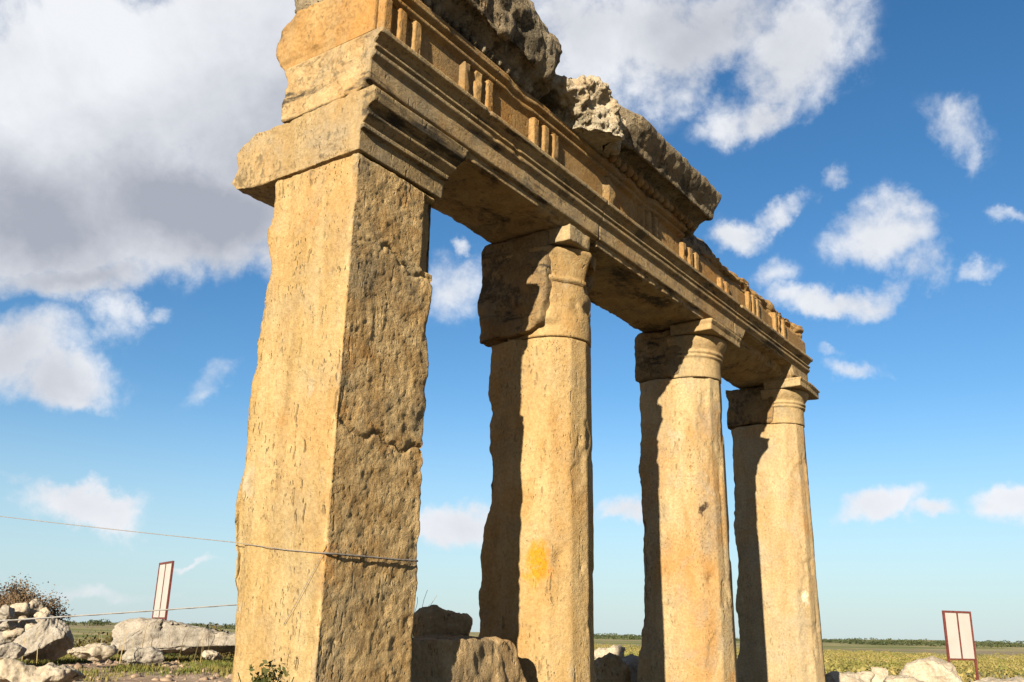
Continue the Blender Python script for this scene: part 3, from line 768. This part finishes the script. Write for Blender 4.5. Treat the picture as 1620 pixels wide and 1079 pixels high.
def ground_h(x, y):
    x = np.asarray(x, float); y = np.asarray(y, float)
    dx, dy = x - CAM[0], y - CAM[1]; dist = np.hypot(dx, dy); a = np.degrees(np.arctan2(dx, dy))   # 0 = +Y
    # shelf of soil on the left, cresting about 14 m out, falling away beyond
    left = 1 / (1 + np.exp((a - 43) / 1.2)) * (1 / (1 + np.exp((-25 - a) / 6.0)))
    crest = np.interp(dist, [0, 3.5, 6, 8.5, 10.5, 12.5, 14.5, 16.5, 20, 28], [0, .05, .42, .72, .83, .885, .90, .80, .45, .3])
    h = crest * left
    h = h + np.where(dist > 18, -.9 * np.clip((dist - 18) / 60, 0, 1), 0)
    far = np.clip((dist - 250) / 1500, 0, 1)
    P = np.column_stack([x.ravel(), y.ravel(), np.zeros(x.size)])
    n_ = fbm(P, 1 / 500., 3, off=3).reshape(x.shape); near = fbm(P, .45, 4, off=8).reshape(x.shape)
    h = h + far * (9 * n_ + 5.5) + near * .07 * np.clip(1.2 - dist / 60, 0, 1)
    return h

def on_ground(px, py_base, dist, sink=.0):
    p = at(px, py_base, dist); return np.array([p[0], p[1], float(ground_h(p[0], p[1])) - sink])

# ================================================================== GROUND
rr_ = np.concatenate([np.linspace(.3, 30, 190), np.geomspace(30.5, 9000, 150)])
aa = np.radians(np.concatenate([np.linspace(-40, 110, 420), np.linspace(111, 319, 90)]))
Rg, Ag = np.meshgrid(rr_, aa, indexing='ij')
gx = CAM[0] + Rg * np.sin(Ag); gy = CAM[1] + Rg * np.cos(Ag); gz = ground_h(gx, gy)
V = np.column_stack([gx.ravel(), gy.ravel(), gz.ravel()]); nA = len(aa)
i, j = np.meshgrid(np.arange(len(rr_) - 1), np.arange(nA), indexing='ij'); j2 = (j + 1) % nA
F = np.stack([i * nA + j, (i + 1) * nA + j, (i + 1) * nA + j2, i * nA + j2], -1).reshape(-1, 4)
V = np.vstack([V, [CAM[0], CAM[1], 0.0]]); c = len(V) - 1
F = np.vstack([F, [[c, k, (k + 1) % nA, (k + 2) % nA] for k in range(0, nA, 2)]])
nz = normals(V, F)[:, 2].mean()
if nz < 0: F = F[:, ::-1].copy()
gm, N, p = new_mat('dry_soil_and_grass')
g = N.new('ShaderNodeNewGeometry'); P = g.outputs['Position']
dist = N.vmath('LENGTH', N.vmath('MULTIPLY', N.vmath('SUBTRACT', P, (0., -3.5, 0.)), (1, 1, 0)))
soil = N.mix(N.rng(N.noise(P, 1.3, 7, .65), .35, .65), (0.46, 0.32, 0.22), (0.66, 0.51, 0.38))
soil = N.mix(N.rng(N.voro(P, 9.0), .28, .10), soil, (0.48, 0.40, 0.31))
soil = N.mix(N.rng(N.noise(P, 14, 5, .7), .4, .7, 0, .5), soil, (0.18, 0.115, 0.07))
grs = N.mix(N.rng(N.noise(P, .7, 6, .6), .4, .6), (0.10, 0.13, 0.03), (0.23, 0.20, 0.07))
gmask = N.rng(N.noise(N.mapv(P, (5, 3, 0)), .55, 6, .65), .54, .66)
c1 = N.mix(gmask, soil, grs)
fld = N.mix(N.rng(N.noise(N.mapv(P, scale=(.02, .02, .02)), 1.0, 5, .6), .42, .60), (0.25, 0.28, 0.075), (0.56, 0.47, 0.24))
fld = N.mix(N.rng(N.noise(N.mapv(P, scale=(.004, .004, .004)), 1.0, 4, .5), .52, .58), fld, (0.42, 0.34, 0.21))
c2 = N.mix(N.rng(dist, 17, 30), c1, fld)
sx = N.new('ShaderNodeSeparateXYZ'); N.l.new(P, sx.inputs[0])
under = N.math('MULTIPLY', N.rng(N.math('SUBTRACT', sx.outputs[0], sx.outputs[1]), 2.0, 4.0), N.rng(dist, 15, 11))  # unseen ground at the ruin coloured dark to cut bounce light on the soffit
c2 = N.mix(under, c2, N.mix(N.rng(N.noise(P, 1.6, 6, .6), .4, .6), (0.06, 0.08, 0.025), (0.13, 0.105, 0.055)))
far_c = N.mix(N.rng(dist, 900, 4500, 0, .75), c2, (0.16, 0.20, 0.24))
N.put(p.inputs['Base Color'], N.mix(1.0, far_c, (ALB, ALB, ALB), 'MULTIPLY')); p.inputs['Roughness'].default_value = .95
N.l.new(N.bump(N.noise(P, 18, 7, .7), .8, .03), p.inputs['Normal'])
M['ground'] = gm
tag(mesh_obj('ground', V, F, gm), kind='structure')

# --- individual rocks (px = where each is seen, so that each stands on the same spot as in the place)
def put_rock(px, py_top, py_bot, w_px, dist, seed, mat, label, group=None, depth=1.0, cuts=9, amp=.14, sub=26, tilt=0., name='rock', cat='rock', squash=1., extra=.0, xform=None, boxy=0):
    top = at(px, py_top, dist); bot = at(px, py_bot, dist)
    w = w_px / FPX * dist * 1.02; hh = top[2] - bot[2]
    V, F = rockmesh((w / 2 * 1.12, w / 2 * depth, (hh * (1 + extra)) / 2 * 1.12), seed, sub, cuts, amp, boxy=boxy)
    if xform is not None: V = xform(V, w, hh)
    # turn it so its width faces the camera
    d = ray(px, 900); th = math.atan2(d[1], d[0]) - math.pi / 2
    ct, st_ = math.cos(th), math.sin(th)
    V = np.column_stack([V[:, 0] * ct - V[:, 1] * st_, V[:, 0] * st_ + V[:, 1] * ct, V[:, 2]])
    cen = (top + bot) / 2; cen[2] = top[2] - (hh * (1 + extra)) / 2
    return rock(V, F, cen, mat, label, group, name, cat)
def slab_shape(V, w, h):
    # long fallen block: left end sloping, low tapering right end
    t = V[:, 0] / (w / 2)
    V[:, 2] = V[:, 2] * np.interp(t, [-1.1, -.85, -.5, .3, 1.1], [.55, 1.0, 1.02, .9, .62]) - .04 * h * t
    V[:, 0] += np.clip(-V[:, 2] / h, -.5, .5) * -.25 * h * 1.3 * (t < -.3)
    return V
put_rock(286, 980, 1036, 206, 13.2, 501, 'rock', 'long pale grey fallen block on the grass bank left of the square pier', cat='fallen block', name='fallen_block', depth=.35, cuts=7, amp=.035, sub=56, xform=slab_shape, boxy=.82)
def peak(V, w, h):
    t = (V[:, 2] / h + .5); V[:, 0] = V[:, 0] * np.interp(t, [0, .5, 1.1], [1.05, .72, .38]) + w * .10 * t
    return V
put_rock(66, 976, 1044, 86, 12.4, 507, 'rock', 'grey peaked boulder leaning on the rubble heap at the left edge', cat='boulder', name='boulder', depth=.7, cuts=10, amp=.10, sub=36, xform=peak)
put_rock(148, 1017, 1040, 60, 11.6, 511, 'palerock', 'small whitish stone lying between the peaked boulder and the long fallen block', cat='stone', depth=.8, extra=.3)
put_rock(225, 1028, 1052, 62, 12.2, 512, 'rock', 'flat grey stone in the grass just before the long fallen block', cat='stone', extra=.2, depth=.6)
put_rock(58, 1050, 1100, 112, 8.6, 513, 'palerock', 'broad whitish boulder at the lower left corner', cat='boulder', name='boulder', depth=.7, cuts=10, amp=.16, sub=34)
put_rock(8, 1020, 1044, 46, 11.6, 514, 'rock', 'dark shaded stone cut off by the left edge below the rubble heap', cat='stone')
put_rock(336, 1030, 1044, 30, 11.5, 516, 'palerock', 'small pale stone beside the left edge of the square pier', cat='stone')
hp = [(8, 958, 980, 24), (30, 952, 974, 26), (52, 948, 972, 22), (66, 968, 986, 20), (12, 980, 1000, 26), (38, 972, 994, 24), (54, 984, 1002, 20), (26, 992, 1012, 28), (6, 998, 1020, 30), (72, 962, 978, 14), (20, 970, 986, 16), (44, 960, 976, 14)]
hl = ['left', 'upper left', 'top', 'right', 'middle left', 'middle', 'lower right', 'low', 'lowest', 'rightmost small', 'small inner left', 'small inner top']
for k, (a, b, c_, w) in enumerate(hp):
    put_rock(a, b, c_, w, 14.0 + (k % 3) * .25, 530 + k, 'palerock' if k % 4 else 'rock', 'pale stone piled in the rubble heap at the left edge', group='stones of the rubble heap at the left edge', sub=12, cuts=8, name='rubble_stone', cat='stone')
# between pier and near column: dark rock behind the sill
put_rock(704, 962, 1040, 96, 6.55, 551, 'sill', 'dark shaded rock behind the stone sill, between the square pier and the nearest column', cat='rock', depth=.8, cuts=12, amp=.10, sub=34)
# between near and middle column
put_rock(965, 1020, 1052, 62, 12.5, 553, 'palerock', 'pinkish sunlit block seen low between the nearest and the middle column', cat='fallen block', name='fallen_block', depth=.7)
put_rock(962, 1040, 1110, 66, 9.6, 554, 'sill', 'dark block in shade beside the foot of the nearest column', cat='stone block', name='stone_block', depth=.8)
put_rock(1003, 1034, 1100, 64, 10.4, 555, 'rock', 'dark grey shaded boulder beside the foot of the middle column', cat='boulder', name='boulder', depth=.8)
# right of the far column
put_rock(1340, 1060, 1100, 76, 15, 560, 'palerock', 'low pale boulder just right of the farthest column', cat='boulder', name='boulder')
put_rock(1393, 1054, 1096, 24, 16, 561, 'palerock', 'small upright squared stone between two pale boulders', cat='stone block', name='stone_block', cuts=3, amp=.04, boxy=.8)
put_rock(1480, 1046, 1096, 78, 15.5, 562, 'palerock', 'rounded pale boulder left of the right-hand information sign', cat='boulder', name='boulder', sub=34)
put_rock(1432, 1068, 1096, 60, 14, 563, 'palerock', 'low tan stone in front of the rounded pale boulder', cat='stone')
put_rock(1580, 1074, 1100, 80, 13, 564, 'palerock', 'pale flat stone at the lower right corner', cat='stone')

# ================================================================== SIGNS
def sign(base, yaw, wid, z0, z1, legz, label, lean=0., t=.036):
    root = empty('information_sign', tuple(base)); root.rotation_euler = (lean, 0, yaw)
    tag(root, label, 'sign', 'information signs round the site')
    X, Y, Zv = np.array([1., 0, 0]), np.array([0, 1., 0]), np.array([0, 0, 1.])
    for s in (-1, 1):
        Vs, Fs = [], []; bar(Vs, Fs, X * s * wid / 2 + Zv * legz, X * s * wid / 2 + Zv * z1, t, t, X, Y)
        mesh_obj('post', np.vstack(Vs), np.vstack(Fs), M['frame'], root, smooth=False)
    Vs, Fs = [], []
    bar(Vs, Fs, X * (-wid / 2 - t / 2) + Zv * (z1 + t / 2), X * (wid / 2 + t / 2) + Zv * (z1 + t / 2), t, t, Zv, Y)
    bar(Vs, Fs, X * (-wid / 2 + t / 2) + Zv * (z0), X * (wid / 2 - t / 2) + Zv * (z0), t * .8, t * .8, Zv, Y)
    bar(Vs, Fs, Zv * (z0 + t / 2), Zv * z1, t * .8, t * .8, X, Y)
    mesh_obj('frame', np.vstack(Vs), np.vstack(Fs), M['frame'], root, smooth=False)
    for s in (-1, 1):
        Vs, Fs = [], []; c = X * s * wid / 4
        bar(Vs, Fs, c + Zv * (z0 + t * .45), c + Zv * (z1 - .002), wid / 2 - t * .95, .012, X, Y)
        mesh_obj('panel', np.vstack(Vs), np.vstack(Fs), M['panel'], root, smooth=False)
    return root
# left sign (seen edge-on) and right sign
b = at(251, 985, 19.0); zt1 = at(262, 892, 19.0)[2]; zb1 = at(251, 978, 19.0)[2]
sign((b[0], b[1], 0), R(-109), .80, zb1, zt1, -.3, 'tall red-framed double sign panel standing behind the long fallen block, left of the square pier')
b = at(1524, 1060, 20.0); zt1 = at(1517, 968, 20.0)[2]; zb1 = at(1525, 1046, 20.0)[2]
sign((b[0], b[1], 0), R(-36), .62, zb1 + .03, zt1 - .02, -1.2, 'tall red-framed double sign panel standing in the field at the far right')

# ================================================================== ROPES
def tube(name, pts, r, mat, parent=None, twist=True, seg=8):
    pts = np.array(pts, float); V = []; n = len(pts)
    for k in range(n):
        d = pts[min(k + 1, n - 1)] - pts[max(k - 1, 0)]; d /= np.linalg.norm(d)
        u = np.cross(d, [0, 0, 1.]); u /= max(1e-6, np.linalg.norm(u)); v = np.cross(d, u)
        for s in range(seg):
            a = 2 * math.pi * s / seg; rr2 = r * (1 + (.28 * math.cos(3 * (a + k * .5)) if twist else 0))
            V.append(pts[k] + rr2 * (math.cos(a) * u + math.sin(a) * v))
    F = [[k * seg + s, k * seg + (s + 1) % seg, (k + 1) * seg + (s + 1) % seg, (k + 1) * seg + s] for k in range(n - 1) for s in range(seg)]
    F += [[0, 2, 4, 6], [(n - 1) * seg, (n - 1) * seg + 2, (n - 1) * seg + 4, (n - 1) * seg + 6]]
    return mesh_obj(name, V, F, mat, parent)
def path(ctrl, step, sag=0.):
    out = []; ctrl = [np.array(c, float) for c in ctrl]
    for a, b in zip(ctrl[:-1], ctrl[1:]):
        L = np.linalg.norm(b - a); k = max(2, int(L / step))
        for j in range(k):
            t = j / k; q = a + (b - a) * t; q[2] -= sag * L * 4 * t * (1 - t) * .1; out.append(q)
    out.append(ctrl[-1]); return out
far_up = at(-120, 802, 7.5)
ob = tube('rope', path([(4.10, .5, Z(.405)), (4.102, .02, Z(.395)), (4.06, -.008, Z(.393)), (3.9, -.014, Z(.386)), (3.65, -.012, Z(.383)), (3.40, -.012, Z(.378)), (3.360, .0, Z(.378))], .012), .0052, M['rope'])
tag(ob, 'grey rope tied round the square pier at chest height', 'rope')
ob = tube('rope_end', path([(3.357, .01, Z(.372)), (3.360, .08, Z(.27)), (3.360, .17, Z(.14)), (3.360, .25, Z(.03))], .012), .0014, M['rope'], ob)
tag(tube('wire', path([(3.360, .0, Z(.378)), (3.366, .3, Z(.405)), (3.366, .69, Z(.455)), tuple(far_up)], .05, .02), .0022, M['rope'], twist=False, seg=8), 'thin pale wire running from the square pier to the left edge, the upper of two', 'wire')
a = at(380, 956, 5.6); b = at(-120, 990, 5.0)
tag(tube('white_rope', path([tuple(a), tuple(b)], .03, .015), .0036, M['whiterope']), 'thick white rope stretched low across the left side before the fallen block', 'rope')

# ================================================================== PLANTS
def blades(pts, h, w, lean, rs):
    n = len(pts); pts = np.asarray(pts); a = rs.uniform(0, 2 * math.pi, n); hh = h * rs.uniform(.5, 1.3, n)
    ux = np.column_stack([np.cos(a), np.sin(a), np.zeros(n)]) * (w / 2)
    ln = rs.normal(size=(n, 3)) * [1, 1, 0] * lean; up = np.column_stack([np.zeros(n), np.zeros(n), hh])
    m = pts + up * .55 + ln * hh[:, None] * .35; t = pts + up + ln * hh[:, None]
    V = np.stack([pts - ux, pts + ux, m + ux * .7, m - ux * .7, t + ux * .15, t - ux * .15], 1).reshape(-1, 3)
    k = np.arange(n)[:, None] * 6
    F = np.concatenate([k + [0, 1, 2, 3], k + [3, 2, 4, 5]])
    return V, F
def leaves(cen, size, rs, flat_=0.):
    n = len(cen); d = rs.normal(size=(n, 3)); d /= np.linalg.norm(d, axis=1)[:, None]
    e = rs.normal(size=(n, 3)); e -= (e * d).sum(1)[:, None] * d; e /= np.linalg.norm(e, axis=1)[:, None]
    s = size * rs.uniform(.6, 1.4, n)[:, None]
    V = np.stack([cen - d * s, cen + e * s * .55, cen + d * s, cen - e * s * .55], 1).reshape(-1, 3)
    return V, np.arange(n * 4).reshape(-1, 4)
rs = np.random.default_rng(77)
def scatter(n, a0, a1, d0, d1, thr=None, off=0., fr=.5, power=1.):
    a = np.radians(rs.uniform(a0, a1, n)); d = d0 + (d1 - d0) * rs.uniform(0, 1, n) ** power
    x = CAM[0] + d * np.sin(a); y = CAM[1] + d * np.cos(a)
    P = np.column_stack([x, y, np.zeros(n)])
    if thr is not None:
        k = fbm(P, fr, 3, off=off) > thr; P = P[k]
    P[:, 2] = ground_h(P[:, 0], P[:, 1]); return P
def az_deg(px): d = ray(px, 1020); return math.degrees(math.atan2(d[0], d[1]))
A0, A1, A2, A3 = az_deg(-150), az_deg(420), az_deg(900), az_deg(1750)
# short grass on the left bank and round the right-hand stones
P = np.vstack([scatter(34000, A0, A1, 11.2, 16.0, -.15, 8, .55), scatter(7000, A0, A1, 7.5, 11.5, .35, 8, .8), scatter(9000, A2, A3, 8, 26, .0, 8)])
V, F = blades(P, .06, .010, .35, rs)
tag(mesh_obj('grass', V, F, M['grass'], smooth=False), 'short green grass on the bank around the fallen stones', 'grass', kind='stuff')
P = np.vstack([scatter(9000, A2, A3, 11, 34, -.1, 3), scatter(90, A0, A1, 12, 15, .1, 5)])
V, F = blades(P, .42, .012, .22, rs)
tag(mesh_obj('dry_grass', V, F, M['drygrass'], smooth=False), 'tall dry straw-coloured grass stalks at the edge of the field', 'grass', kind='stuff')
# pebbles on the soil bank
Vs, Fs, o_ = [], [], 0
pv, pf = rockmesh((1, 1, .6), 9, 4, 6, .2)
for q in np.vstack([scatter(1500, A0, A1, 6.5, 14.5), scatter(300, A2, A3, 9, 24)]):
    s = .010 + .06 * rs.random() ** 4; th = rs.uniform(0, 6.28); ct, st_ = math.cos(th), math.sin(th)
    v = pv * s * rs.uniform(.7, 1.3, 3); v = np.column_stack([v[:, 0] * ct - v[:, 1] * st_, v[:, 0] * st_ + v[:, 1] * ct, v[:, 2]])
    Vs.append(v + q); Fs.append(pf + o_); o_ += len(v)
tag(mesh_obj('pebbles', np.vstack(Vs), np.vstack(Fs), M['pebble']), 'scattered pebbles and small stones on the reddish soil', 'pebbles', kind='stuff')
# scrub in the field
def clumps(P, rad, h, nl, size, mat, name, label):
    cs = []
    for q in P:
        r = rad * rs.uniform(.5, 1.4); hh = h * rs.uniform(.5, 1.3)
        u = rs.normal(size=(nl, 3)); u /= np.linalg.norm(u, axis=1)[:, None]; u *= rs.uniform(.55, 1, nl)[:, None] ** .5
        u[:, 2] = np.abs(u[:, 2]); c = q + u * [r, r, hh]; k = fbm(c, 1.6 / rad, 2, off=3) > -.25; cs.append(c[k])
    V, F = leaves(np.vstack(cs), size, rs)
    tag(mesh_obj(name, V, F, mat, smooth=False), label, 'scrub', kind='stuff')
clumps(scatter(2300, A2, A3, 46, 300, -.25, 6, .02, 1.4), 1.7, .75, 100, .11, M['scrub'], 'field_scrub', 'low green scrub filling the field beyond the stones')
clumps(scatter(150, A0 - 4, A1, 19, 27, -.3, 6, .2), .7, .85, 260, .04, M['darkscrub'], 'bank_scrub', 'dark green and brown scrub behind the grassy bank on the left')
clumps(scatter(900, A2 - 4, A3, 700, 1500, .0, 2, .004), 9, 3.6, 110, .7, M['farscrub'], 'distant_trees', 'dark line of far trees along the horizon')
clumps(scatter(400, A0 - 4, A1 + 4, 700, 1500, .0, 2, .004), 9, 3.6, 110, .7, M['farscrub'], 'distant_trees', 'dark line of far trees along the horizon behind the left bank')
# bush over the rubble heap
bs = empty('bush', tuple(on_ground(20, 1000, 15.2))); tag(bs, 'brown twiggy bush growing above the rubble heap at the left edge', 'bush')
top = at(25, 930, 15.2)[2] - bs.location.z
tw = []
for k in range(150):
    a = rs.uniform(0, 6.28); r = rs.uniform(.05, .62); hgt = top * rs.uniform(.6, 1.0) * (1.08 - .5 * r)
    tw.append((np.array([.15 * math.cos(a), .15 * math.sin(a), 0]), np.array([r * math.cos(a), r * math.sin(a), hgt])))
Vs, Fs = [], []
for a, b in tw:
    mid = (a + b) / 2 + rs.normal(size=3) * .06
    for p0, p1 in ((a, mid), (mid, b)): bar(Vs, Fs, p0, p1, .012, .012, np.array([1., 0, 0]), np.array([0, 1., 0]))
mesh_obj('branches', np.vstack(Vs), np.vstack(Fs), M['bush'], bs, smooth=False)
cen = np.vstack([b + rs.normal(size=(120, 3)) * [.06, .06, .09] - [0, 0, .07] for a, b in tw])
V, F = leaves(cen, .016, rs); mesh_obj('foliage', V, F, M['bush'], bs, smooth=False)
# weed at the pier's foot
wp = at(425, 1086, 4.1); wd_ = empty('weed', tuple(wp)); tag(wd_, 'small dark green weed growing against the foot of the square pier', 'plant')
cs = rs.normal(size=(200, 3)) * [.032, .03, .032] + [0, 0, .03]
V, F = leaves(cs, .012, rs); mesh_obj('foliage', V, F, M['weed'], wd_, smooth=False)
Vs, Fs = [], []
for k in range(14): bar(Vs, Fs, [0, 0, -.25], rs.normal(size=3) * [.05, .04, .04] + [0, 0, .04], .003, .003, np.array([1., 0, 0]), np.array([0, 1., 0]))
mesh_obj('stems', np.vstack(Vs), np.vstack(Fs), M['weed'], wd_, smooth=False)
# dry weed hanging on the pier's right edge above the sill
Vs = []; Fs = []
base = np.array([4.17, .12, Z(-.03)])
for k in range(16):
    d = np.array([rs.uniform(-.02, .16), rs.uniform(-.08, .02), rs.uniform(-.12, .2)]); q = base.copy()
    for s in range(5):
        q2 = q + d * .25 + rs.normal(size=3) * .012; bar(Vs, Fs, q, q2, .0018, .0018, np.array([1., 0, 0]), np.array([0, 1., 0])); q = q2
tag(mesh_obj('dry_weed', np.vstack(Vs) - base, np.vstack(Fs), M['drygrass'], smooth=False, loc=tuple(base)), 'wispy dry weed in the corner between the square pier and the sill', 'plant')
